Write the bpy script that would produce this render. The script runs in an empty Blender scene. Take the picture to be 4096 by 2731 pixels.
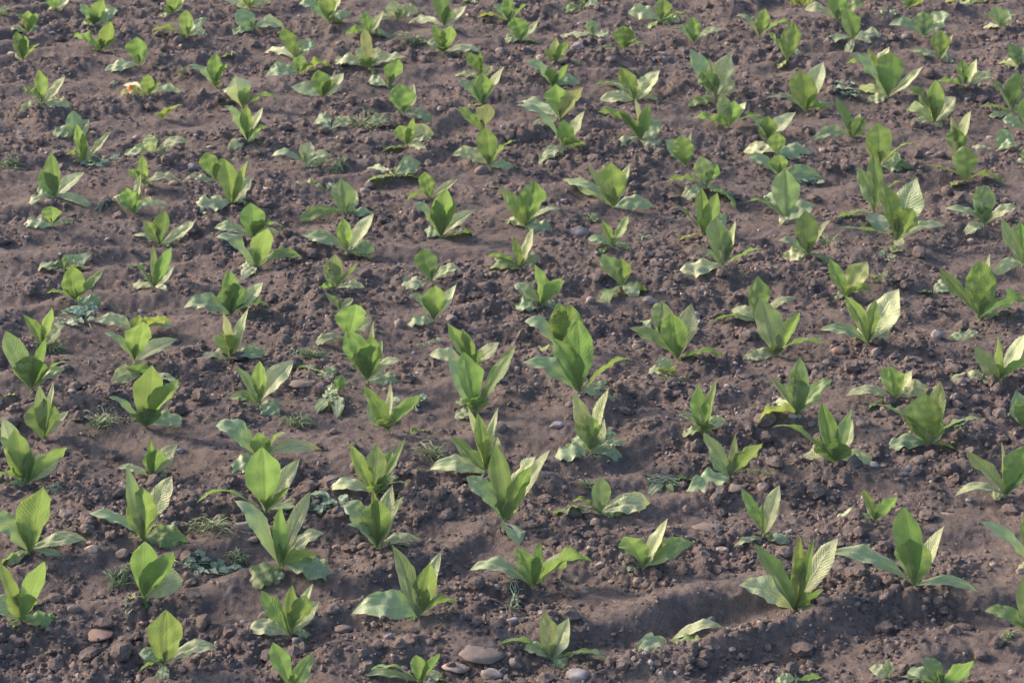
import bpy, math, random
import numpy as np
from mathutils import Vector, Matrix
random.seed(7); rng = np.random.default_rng(7)
sc = bpy.context.scene
# ---------------------------------------------------------------- camera
PITCH = math.radians(25.0); CAM_H = 7.37; FPX = 9411.0; CX, CY = 2048.0, 1365.5
cam_data = bpy.data.cameras.new('camera')
cam = bpy.data.objects.new('camera', cam_data); sc.collection.objects.link(cam); sc.camera = cam
cam.location = (0, 0, CAM_H); cam.rotation_euler = (math.pi/2 - PITCH, 0, 0)
cam_data.sensor_width = 36; cam_data.lens = 36*FPX/4096
cam_data.clip_start = 0.1; cam_data.clip_end = 3000
cam_data.dof.use_dof = True; cam_data.dof.focus_distance = 14.8; cam_data.dof.aperture_fstop = 5.0
# ---------------------------------------------------------------- light: low hazy sun from the side, sky fill
SUN_EL = math.radians(27); SUN_AZ = math.radians(-68)      # measured from +Y (away from camera), negative = left
world = bpy.data.worlds.new('World'); sc.world = world; world.use_nodes = True
wn = world.node_tree.nodes; wl = world.node_tree.links
bg = wn['Background']
sky = wn.new('ShaderNodeTexSky'); sky.sky_type = 'NISHITA'; sky.sun_disc = False
sky.sun_elevation = SUN_EL; sky.sun_rotation = SUN_AZ; sky.air_density = 1.0; sky.dust_density = 3.0; sky.ozone_density = 1.0
wl.new(sky.outputs[0], bg.inputs[0]); bg.inputs[1].default_value = 0.15
sun_data = bpy.data.lights.new('sun', 'SUN'); sun_data.energy = 2.5; sun_data.angle = math.radians(10)
sun_data.color = (1.0, 0.81, 0.64)
sun = bpy.data.objects.new('sun', sun_data); sc.collection.objects.link(sun)
sd = Vector((math.sin(SUN_AZ)*math.cos(SUN_EL), math.cos(SUN_AZ)*math.cos(SUN_EL), math.sin(SUN_EL)))
sun.rotation_euler = sd.to_track_quat('Z', 'Y').to_euler(); sun.location = sd*50
vs = sc.view_settings; vs.view_transform = 'Standard'; vs.look = 'None'; vs.gamma = 1; vs.use_curve_mapping = False
vs.exposure = 1.0
C = sc.collection
# ---------------------------------------------------------------- relief of the field
def _h(ix, iy, seed):
    n = (ix.astype(np.int64)*374761393 + iy.astype(np.int64)*668265263 + seed*974634777) & 0xffffffff
    n = ((n ^ (n >> 13))*1274126177) & 0xffffffff
    n = ((n ^ (n >> 16))*2246822519) & 0xffffffff
    return ((n ^ (n >> 15)) & 0xffffff)/float(0xffffff)
def vnoise(x, y, seed):
    ix = np.floor(x); iy = np.floor(y); fx = x-ix; fy = y-iy
    fx = fx*fx*(3-2*fx); fy = fy*fy*(3-2*fy)
    a = _h(ix, iy, seed); b = _h(ix+1, iy, seed); c = _h(ix, iy+1, seed); d = _h(ix+1, iy+1, seed)
    return (a+(b-a)*fx)*(1-fy)+(c+(d-c)*fx)*fy
def lumps(x, y, seed, fill=0.8):
    """rounded clods on a jittered lattice"""
    ix = np.floor(x); iy = np.floor(y); out = np.zeros_like(x)
    for dx in (-1, 0, 1):
        for dy in (-1, 0, 1):
            cx = ix+dx; cy = iy+dy
            px = cx+_h(cx, cy, seed); py = cy+_h(cx, cy, seed+1); r = 0.25+0.5*_h(cx, cy, seed+2)
            r = np.where(_h(cx, cy, seed+3) < fill, r, 0.01)
            d2 = ((x-px)**2+(y-py)**2)/(r*r)
            out = np.maximum(out, r*np.sqrt(np.clip(1-d2, 0, 1)))
    return out
def sstep(a, b, v):
    t = np.clip((v-a)/(b-a), 0, 1); return t*t*(3-2*t)
def _flat(u, v):
    a = (u-2048.0)/FPX; b = (v-1365.5)/FPX; t = CAM_H/(math.sin(PITCH)+b*math.cos(PITCH))
    return a*t, (math.cos(PITCH)-b*math.sin(PITCH))*t
CRESTS = [([(2150, 2590), (2532, 2507), (2767, 2446), (3130, 2390), (3250, 2380)], .075), ([(2850, 2600), (3212, 2515), (3457, 2441), (3789, 2415), (4200, 2360)], .085),
          ([(3600, 2720), (3738, 2665), (4200, 2545)], .07), ([(-100, 2250), (380, 2240), (700, 2190)], .05), ([(1000, 2560), (1350, 2500), (1800, 2520)], .04),
          ([(500, 2330), (900, 2340), (1300, 2290)], .04), ([(2350, 2290), (2800, 2310), (3200, 2250)], .04)]
CRESTS = [([_flat(*p) for p in c], h) for c, h in CRESTS]
def crests(x, y):
    out = np.zeros_like(x)
    for c, h in CRESTS:
        xs = [p[0] for p in c]; yl = np.interp(x, xs, [p[1] for p in c])+.10*(vnoise(x*3.1, x*0, 77)-.5)
        d = y-yl; wd = np.where(d < 0, .085, .20)
        fade = sstep(xs[0]-.15, xs[0]+.15, x)*(1-sstep(xs[-1]-.15, xs[-1]+.15, x))
        out += h*fade*(np.exp(-(d/wd)**2)-.65*np.exp(-((d+.26)/.16)**2))
    return out
def h_base(x, y):
    wx = vnoise(x*0.7, y*0.7, 11); w2 = vnoise(x*2.1, y*2.1, 12)
    ph = (y-0.22*x)/0.60+1.6*wx+0.6*w2
    s = 0.5+0.5*np.sin(2*math.pi*ph)
    amp = 0.45+0.75*vnoise(x*0.9+7, y*0.9, 13)
    return (0.070*s*amp+0.085*vnoise(x*0.8, y*1.3, 14)+0.065*vnoise(x*2.2, y*3.2, 15)-0.10+crests(x, y))
def clod_mask(x, y):
    return sstep(0.30, 0.68, 0.6*vnoise(x*1.3+3, y*2.0, 21)+0.4*vnoise(x*3.7, y*5.1, 22))
def h_full(x, y):
    m = clod_mask(x, y)
    return (h_base(x, y)+m*(0.050*lumps(x*8, y*8, 31, .45)+0.034*lumps(x*18, y*18, 41, .7))+(0.4+0.6*m)*0.017*lumps(x*34, y*34, 51)
            + 0.014*vnoise(x*22, y*22, 61)+0.022*vnoise(x*8, y*8, 63)+0.008*vnoise(x*60, y*60, 62))
def hb(x, y): return float(h_base(np.array([x], float), np.array([y], float))[0])
def hf(x, y): return float(h_full(np.array([x], float), np.array([y], float))[0])
cp, sp = math.cos(PITCH), math.sin(PITCH)
def ray(u, v):
    a = (u-CX)/FPX; b = (v-CY)/FPX
    return Vector((a, cp-b*sp, -sp-b*cp))
def ground_at(u, v, lift=0.0):
    d = ray(u, v); z = 0.0
    for _ in range(12):
        t = (CAM_H-z-lift)/(-d.z); z = 0.5*z+0.5*hb(d.x*t, d.y*t)
    t = (CAM_H-z-lift)/(-d.z)
    return Vector((d.x*t, d.y*t, z))
def at_depth(u, v, y):
    d = ray(u, v); t = y/d.y
    return Vector((d.x*t, y, CAM_H+d.z*t))
def px2m(p):   # metres per photo pixel at a point
    return (p.y*cp+(CAM_H-p.z)*sp)/FPX
# ---------------------------------------------------------------- materials
def newmat(name):
    m = bpy.data.materials.new(name); m.use_nodes = True; nt = m.node_tree
    for n in list(nt.nodes):
        if n.type != 'OUTPUT_MATERIAL': nt.nodes.remove(n)
    return m, nt, nt.nodes['Material Output']
def N(nt, t, **kw):
    n = nt.nodes.new(t)
    for k, v in kw.items(): setattr(n, k, v)
    return n
def mix(nt, fac, a, b, mode='MIX'):
    n = N(nt, 'ShaderNodeMix', data_type='RGBA', blend_type=mode)
    for sock, val in ((n.inputs[0], fac), (n.inputs[6], a), (n.inputs[7], b)):
        if isinstance(val, bpy.types.NodeSocket): nt.links.new(val, sock)
        elif isinstance(val, (int, float)): sock.default_value = val
        else: sock.default_value = (*val, 1) if len(val) == 3 else val
    return n.outputs[2]
def noise(nt, scale, detail=3, vec=None, rough=.55):
    n = N(nt, 'ShaderNodeTexNoise'); n.inputs['Scale'].default_value = scale; n.inputs['Detail'].default_value = detail
    n.inputs['Roughness'].default_value = rough
    if vec: nt.links.new(vec, n.inputs['Vector'])
    return n.outputs['Fac']
def ramp(nt, fac, stops):
    r = N(nt, 'ShaderNodeValToRGB'); nt.links.new(fac, r.inputs[0]); e = r.color_ramp.elements
    while len(e) < len(stops): e.new(0.5)
    for el, (p, c) in zip(e, stops): el.position = p; el.color = (*c, 1) if len(c) == 3 else (c[0],)*3+(1,)
    return r.outputs[0]
def soil_mat(name, tint=1.0, warm=0.0):
    m, nt, out = newmat(name); L = nt.links
    geo = N(nt, 'ShaderNodeNewGeometry'); pos = geo.outputs['Position']
    big = noise(nt, 1.6, 6, pos, .65); mid = noise(nt, 9, 5, pos, .65); fine = noise(nt, 70, 4, pos, .7); grit = noise(nt, 190, 2, pos, .7)
    c = ramp(nt, big, [(0.32, (.130*tint, .113*tint, .120*tint)), (0.50, (.178*tint, .149*tint, .149*tint)), (0.68, (.245*tint, .200*tint, .186*tint))])
    c = mix(nt, ramp(nt, mid, [(0.35, (0,)*3), (0.7, (.85,)*3)]), c, (.33*tint, .262*tint, .232*tint))
    c = mix(nt, ramp(nt, fine, [(0.52, (0,)*3), (0.72, (.9,)*3)]), c, (.082*tint, .069*tint, .072*tint))
    c = mix(nt, ramp(nt, grit, [(0.60, (0,)*3), (0.70, (.75,)*3)]), c, (.44*tint, .37*tint, .34*tint))
    vor = N(nt, 'ShaderNodeTexVoronoi'); vor.inputs['Scale'].default_value = 34; L.new(pos, vor.inputs['Vector'])
    sep = N(nt, 'ShaderNodeSeparateColor'); L.new(vor.outputs['Color'], sep.inputs[0])
    c = mix(nt, ramp(nt, sep.outputs[0], [(0.80, (0,)*3), (0.92, (.65,)*3)]), c, (.31*tint, .235*tint, .20*tint))
    c = mix(nt, ramp(nt, sep.outputs[1], [(0.86, (0,)*3), (0.95, (.6,)*3)]), c, (.30*tint, .265*tint, .26*tint))
    oi = N(nt, 'ShaderNodeObjectInfo')
    b = N(nt, 'ShaderNodeBsdfPrincipled'); b.inputs['Roughness'].default_value = .95; b.inputs['Specular IOR Level'].default_value = .15
    L.new(c, b.inputs['Base Color'])
    add = N(nt, 'ShaderNodeMath', operation='ADD'); L.new(fine, add.inputs[0]); L.new(grit, add.inputs[1])
    add2 = N(nt, 'ShaderNodeMath', operation='ADD'); L.new(add.outputs[0], add2.inputs[0]); L.new(mid, add2.inputs[1])
    bp = N(nt, 'ShaderNodeBump'); bp.inputs['Strength'].default_value = 1.0; bp.inputs['Distance'].default_value = .024
    L.new(add2.outputs[0], bp.inputs['Height']); L.new(bp.outputs[0], b.inputs['Normal'])
    L.new(b.outputs[0], out.inputs[0]); return m
def stone_mat(name, c1, c2):
    m, nt, out = newmat(name); L = nt.links
    tc = N(nt, 'ShaderNodeTexCoord'); oi = N(nt, 'ShaderNodeObjectInfo')
    va = N(nt, 'ShaderNodeVectorMath', operation='ADD'); L.new(tc.outputs['Object'], va.inputs[0])
    cx = N(nt, 'ShaderNodeMath', operation='MULTIPLY'); L.new(oi.outputs['Random'], cx.inputs[0]); cx.inputs[1].default_value = 50
    L.new(cx.outputs[0], va.inputs[1]); v = va.outputs[0]
    a = noise(nt, 22, 4, v); f = noise(nt, 120, 4, v, .7)
    c = mix(nt, ramp(nt, a, [(.38, (0,)*3), (.66, (1,)*3)]), c1, c2)
    c = mix(nt, ramp(nt, f, [(.5, (0,)*3), (.7, (.8,)*3)]), c, tuple(x*.55 for x in c1))
    dirt = noise(nt, 8, 4, v)
    c = mix(nt, ramp(nt, dirt, [(.40, (0,)*3), (.56, (.9,)*3)]), c, (.18, .15, .14))
    b = N(nt, 'ShaderNodeBsdfPrincipled'); b.inputs['Roughness'].default_value = .8; b.inputs['Specular IOR Level'].default_value = .3
    L.new(c, b.inputs['Base Color'])
    bp = N(nt, 'ShaderNodeBump'); bp.inputs['Strength'].default_value = .6; bp.inputs['Distance'].default_value = .006
    L.new(f, bp.inputs['Height']); L.new(bp.outputs[0], b.inputs['Normal'])
    L.new(b.outputs[0], out.inputs[0]); return m
def leaf_mat(name, top, under, trans, tw=.40, vein=(.26, .30, .13), spot=None, rough=.45, bump=.0075):
    """two-sided leaf: upper face, duller underside, light passing through, ribs from the leaf's own UV"""
    m, nt, out = newmat(name); L = nt.links
    uv = N(nt, 'ShaderNodeUVMap'); sep = N(nt, 'ShaderNodeSeparateXYZ'); L.new(uv.outputs[0], sep.inputs[0])
    oi = N(nt, 'ShaderNodeObjectInfo'); geo = N(nt, 'ShaderNodeNewGeometry')
    def M(op, a, b=None, c=None):
        n = N(nt, 'ShaderNodeMath', operation=op)
        for i, v in enumerate((a, b, c)):
            if v is None: continue
            if isinstance(v, (int, float)): n.inputs[i].default_value = v
            else: L.new(v, n.inputs[i])
        return n.outputs[0]
    s = M('ABSOLUTE', M('SUBTRACT', M('MULTIPLY', sep.outputs[0], 2.0), 1.0)); t = sep.outputs[1]
    # side ribs run forward from the midrib
    ph = M('MULTIPLY', M('SUBTRACT', t, M('MULTIPLY', s, 0.22)), 9.0)
    wob = noise(nt, 9, 2, uv.outputs[0])
    tri = M('PINGPONG', M('ADD', ph, M('MULTIPLY', wob, .75)), 0.5)      # 0 at the rib .. .5 between ribs
    rib = M('SUBTRACT', 1.0, M('MULTIPLY', tri, 9.0)); rib = M('MAXIMUM', rib, 0.0)
    mid = M('MAXIMUM', M('SUBTRACT', 1.0, M('MULTIPLY', s, 11.0)), 0.0)
    own = M('FRACT', M('MULTIPLY', oi.outputs['Random'], 13.7)); own = M('ADD', .15, M('MULTIPLY', M('MULTIPLY', own, own), .55))
    ribs = M('MINIMUM', M('ADD', M('MULTIPLY', M('MULTIPLY', rib, .32), own), mid), 1.0)
    blot = noise(nt, 14, 4, uv.outputs[0])
    pos = noise(nt, 25, 3, geo.outputs['Position'])
    def var(col, k=.75):
        hs = N(nt, 'ShaderNodeHueSaturation'); hs.inputs['Color'].default_value = (*col, 1)
        L.new(M('ADD', .485, M('MULTIPLY', oi.outputs['Random'], .03)), hs.inputs['Hue'])
        L.new(M('ADD', k, M('ADD', M('MULTIPLY', M('FRACT', M('MULTIPLY', oi.outputs['Random'], 7.3)), .30), M('MULTIPLY', pos, .25))), hs.inputs['Value'])
        return hs.outputs[0]
    ct = mix(nt, ramp(nt, blot, [(.42, (0,)*3), (.7, (.6,)*3)]), var(top), tuple(min(1, x*1.25) for x in top))
    ct = mix(nt, ribs, ct, vein)
    cu = mix(nt, M('MULTIPLY', ribs, .8), var(under), vein)
    c = mix(nt, geo.outputs['Backfacing'], ct, cu)
    ctr = mix(nt, M('MULTIPLY', ribs, .5), var(trans, .8), tuple(x*.7 for x in trans))
    if spot:
        sn = noise(nt, 2.6, 2, uv.outputs[0]); sf = ramp(nt, sn, [(.53, (0,)*3), (.58, (1,)*3)])
        c = mix(nt, sf, c, spot); ctr = mix(nt, sf, ctr, spot)
    # soil dust near the foot and a pale rim
    rim = M('MAXIMUM', M('SUBTRACT', M('MULTIPLY', s, 9.0), 8.3), 0.0)
    c = mix(nt, M('MULTIPLY', rim, .5), c, (.34, .33, .18))
    dust = ramp(nt, noise(nt, 40, 4, geo.outputs['Position'], .7), [(.56, (0,)*3), (.75, (.4,)*3)])
    c = mix(nt, dust, c, (.20, .16, .12))
    b = N(nt, 'ShaderNodeBsdfPrincipled'); b.inputs['Roughness'].default_value = rough; b.inputs['Specular IOR Level'].default_value = .5
    b.inputs['Sheen Weight'].default_value = .25; b.inputs['Sheen Roughness'].default_value = .5
    L.new(c, b.inputs['Base Color'])
    tr = N(nt, 'ShaderNodeBsdfTranslucent'); L.new(ctr, tr.inputs['Color'])
    puck = M('MULTIPLY', M('SUBTRACT', 0.5, M('ABSOLUTE', M('SUBTRACT', tri, .25))), 1.2)
    hgt = M('ADD', M('ADD', puck, M('MULTIPLY', mid, .3)), M('MULTIPLY', blot, .7))
    bp = N(nt, 'ShaderNodeBump'); bp.inputs['Strength'].default_value = 1.0; L.new(M('MULTIPLY', own, bump*1.7), bp.inputs['Distance'])
    L.new(hgt, bp.inputs['Height']); L.new(bp.outputs[0], b.inputs['Normal']); L.new(bp.outputs[0], tr.inputs['Normal'])
    ms = N(nt, 'ShaderNodeMixShader'); ms.inputs[0].default_value = tw
    L.new(b.outputs[0], ms.inputs[1]); L.new(tr.outputs[0], ms.inputs[2]); L.new(ms.outputs[0], out.inputs[0])
    return m
MAT = {
 'soil': soil_mat('soil'), 'clod': soil_mat('clod_soil', 1.15), 'crust': soil_mat('dry_crust', 1.75),
 'g': leaf_mat('leaf_green', (.215, .31, .125), (.20, .29, .11), (.26, .395, .095), .42),
 'd': leaf_mat('leaf_dark', (.165, .245, .115), (.155, .23, .10), (.20, .32, .09), .36),
 'p': leaf_mat('leaf_pale_sunlit', (.48, .53, .30), (.38, .43, .20), (.46, .52, .18), .30, (.40, .45, .24), bump=.013),  # cream of low sun on the upper face, put into the leaf colour
 'b': leaf_mat('leaf_bluish_shade', (.31, .40, .22), (.26, .34, .17), (.28, .40, .13), .30, (.38, .44, .31), rough=.38),  # bluish sky-lit shade of leaves turned from the sun, painted into their colour
 'y': leaf_mat('leaf_yellow', (.34, .41, .15), (.29, .36, .12), (.36, .45, .10), .38, (.45, .45, .2)),
 'r': leaf_mat('leaf_rusty', (.40, .42, .13), (.35, .37, .11), (.42, .43, .10), .35, (.42, .40, .12), spot=(.62, .16, .05)),
 'weed': leaf_mat('weed_leaf', (.29, .40, .27), (.25, .34, .22), (.22, .34, .17), .22, (.40, .46, .38), rough=.5),
 'stem': leaf_mat('stem', (.34, .42, .20), (.34, .42, .20), (.35, .45, .16), .15, (.34, .42, .2)),
 'straw': leaf_mat('weed_stem', (.25, .33, .15), (.25, .33, .15), (.25, .32, .13), .15, (.36, .38, .26)),
 'sk': stone_mat('stone_pale', (.40, .345, .335), (.52, .46, .44)), 'sr': stone_mat('stone_red', (.26, .155, .125), (.36, .24, .20)),
 'st': stone_mat('stone_tan', (.42, .31, .25), (.56, .43, .36)), 'sn': stone_mat('stone_brown', (.20, .155, .135), (.30, .24, .21)),
 'sb': stone_mat('stone_grey', (.27, .25, .27), (.40, .375, .395)), 'sw': stone_mat('stone_white', (.55, .50, .52), (.66, .61, .62)),
}
def mesh_obj(name, verts, faces, mat, parent=None, smooth=True, uvs=None):
    me = bpy.data.meshes.new(name); me.from_pydata([tuple(v) for v in verts], [], faces)
    if smooth: me.polygons.foreach_set('use_smooth', [True]*len(me.polygons))
    me.materials.append(mat)
    if uvs is not None:
        l = me.uv_layers.new(name='UVMap'); vi = np.empty(len(me.loops), dtype=np.int32); me.loops.foreach_get('vertex_index', vi)
        l.data.foreach_set('uv', np.asarray(uvs, dtype=np.float32)[vi].ravel())
    o = bpy.data.objects.new(name, me); C.objects.link(o)
    if parent: o.parent = parent
    return o
def big_mesh(name, V, F, mat, smooth=True):
    me = bpy.data.meshes.new(name); k = F.shape[1]
    me.vertices.add(len(V)); me.vertices.foreach_set('co', V.astype(np.float32).ravel())
    me.loops.add(F.size); me.loops.foreach_set('vertex_index', F.astype(np.int32).ravel())
    me.polygons.add(len(F)); me.polygons.foreach_set('loop_start', np.arange(0, F.size, k, dtype=np.int32))
    me.polygons.foreach_set('use_smooth', np.full(len(F), smooth)); me.update(calc_edges=True)
    me.materials.append(mat); o = bpy.data.objects.new(name, me); C.objects.link(o); return o
def empty(name, loc):
    o = bpy.data.objects.new(name, None); o.location = loc; o.empty_display_size = .05; C.objects.link(o); return o
# ---------------------------------------------------------------- ground: one sheet, fine where the photo looks, on to the horizon
NX, NY = 650, 740
tt = np.linspace(0, 1, NY); ys = 10.2*(27.5/10.2)**tt
ys = np.concatenate([[-400, -100, -30, -5, 3, 7, 9.2, 9.9], ys, [27.8, 28.5, 30, 34, 45, 80, 200, 700, 2000]])
ss = np.linspace(-1, 1, NX); ss = np.concatenate([[-400, -80, -20, -6, -3, -1.8, -1.3, -1.1, -1.02], ss, [1.02, 1.1, 1.3, 1.8, 3, 6, 20, 80, 400]])
hw = np.clip(ys*cp+CAM_H*sp, 5, 40)*2048/FPX*1.10+0.55
X = ss[None, :]*hw[:, None]; Y = np.repeat(ys[:, None], len(ss), 1)
Z = h_full(X, Y); far = sstep(28, 60, np.abs(Y-10)+0*X)+sstep(12, 40, np.abs(X)); Z = Z*(1-np.clip(far, 0, 1))
V = np.stack([X, Y, Z], -1).reshape(-1, 3); w_ = len(ss); h_ = len(ys)
I = (np.arange(h_-1)[:, None]*w_+np.arange(w_-1)[None, :]).ravel()
F = np.stack([I, I+1, I+1+w_, I+w_], 1)
g = big_mesh('ground', V, F, MAT['soil']); g['kind'] = 'structure'
# ---------------------------------------------------------------- loose clods and gravel
def ico(sub):
    import bmesh
    bm = bmesh.new(); bmesh.ops.create_icosphere(bm, subdivisions=sub, radius=1)
    v = np.array([p.co[:] for p in bm.verts]); f = np.array([[q.index for q in p.verts] for p in bm.faces]); bm.free(); return v, f
def scatter(name, n, sub, rmin, rmax, power, mat, maskpow, jag, smooth=False):
    bv, bf = ico(sub); P = []
    k = n*5; yy = 10.6+16*rng.random(k)**1.15; xx = (rng.random(k)*2-1)*((yy*cp+CAM_H*sp)*2048/FPX*1.06+.3)
    keep = rng.random(k) < clod_mask(xx, yy)**maskpow+0.04
    xx = xx[keep][:n]; yy = yy[keep][:n]; n = len(xx)
    r = rmin+(rmax-rmin)*rng.random(n)**power
    z = h_full(xx, yy)
    nv = len(bv)
    sc3 = 1+(rng.random((n, 1, 3))-.5)*.6; sc3[:, :, 2] *= .8
    v = bv[None]*(1+jag*(rng.random((n, nv, 1))-.5))*sc3*r[:, None, None]
    a = rng.random(n)*6.283; ca, sa = np.cos(a)[:, None], np.sin(a)[:, None]
    v = np.stack([v[..., 0]*ca-v[..., 1]*sa, v[..., 0]*sa+v[..., 1]*ca, v[..., 2]], -1)
    v += np.stack([xx, yy, z+r*.25], -1)[:, None, :]
    f = (bf[None]+(np.arange(n)*nv)[:, None, None]).reshape(-1, 3)
    o = big_mesh(name, v.reshape(-1, 3), f, mat, smooth); o['kind'] = 'stuff'; return o
scatter('soil_clods', 3400, 2, .012, .060, 2.5, MAT['clod'], 1.1, .50)
scatter('soil_crumbs', 40000, 1, .004, .018, 1.9, MAT['clod'], .38, .8)
scatter('pale_crumbs', 5000, 1, .004, .015, 1.8, MAT['crust'], 1.6, .8)
scatter('gravel', 1500, 1, .007, .022, 1.8, MAT['sn'], .8, .5)
scatter('tan_gravel', 2000, 1, .006, .023, 2.0, MAT['st'], 1.2, .5)
scatter('grey_gravel', 1700, 1, .006, .026, 1.6, MAT['sb'], .8, .4)
scatter('brown_gravel', 1100, 1, .008, .022, 1.6, MAT['sr'], .8, .4)
# ---------------------------------------------------------------- words for where a thing stands
def place(u, v):
    fx, fy = u/4096, v/2731
    yw = ['at the top edge', 'near the top', 'in the upper third', 'above the middle', 'at mid height', 'below the middle', 'in the lower third', 'near the bottom', 'at the bottom edge']
    xw = ['far left', 'left side', 'left of centre', 'centre', 'right of centre', 'right side', 'far right']
    yi = sum(fy > t for t in (.06, .18, .32, .44, .56, .68, .82, .94)); xi = sum(fx > t for t in (.08, .27, .44, .56, .73, .92))
    return yw[yi]+', '+xw[xi]
used = {}
def make_label(kind, look, u, v):
    lab = look+', '+place(u, v)
    if len(lab.replace(',', ' ').split()) > 16: lab = look+', '+place(u, v).split(', ')[0]
    if len(lab.replace(',', ' ').split()) > 16: lab = look
    return lab

def straws(n):
    Vs, Fs = [], []
    for k in range(n):
        y = 10.8+14*random.random()**1.1; x = (random.random()*2-1)*(y*cp+CAM_H*sp)*.225
        z = hf(x, y)+.006; a = random.uniform(0, 3.14); l = random.uniform(.012, .05); w = random.uniform(.0012, .0028); b = random.uniform(-.5, .5)
        d = np.array([math.cos(a), math.sin(a), random.uniform(-.15, .25)])*l; q = np.array([-math.sin(a), math.cos(a), 0])*w; u = np.array([0, 0, w*1.4])
        c = np.array([x, y, z]); e = c+d*.5+q*4*b; f = c+d
        k0 = len(Vs)
        for p in (c, e, f): Vs.extend([p-q, p+q, p+u])
        for i in (0, 3):
            Fs.extend([(k0+i, k0+i+3, k0+i+4, k0+i+1), (k0+i+1, k0+i+4, k0+i+5, k0+i+2), (k0+i+2, k0+i+5, k0+i+3, k0+i)])
    return mesh_obj('straw_bits', Vs, Fs, MAT['st'], smooth=False)
straws(1500)['kind'] = 'stuff'
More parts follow.
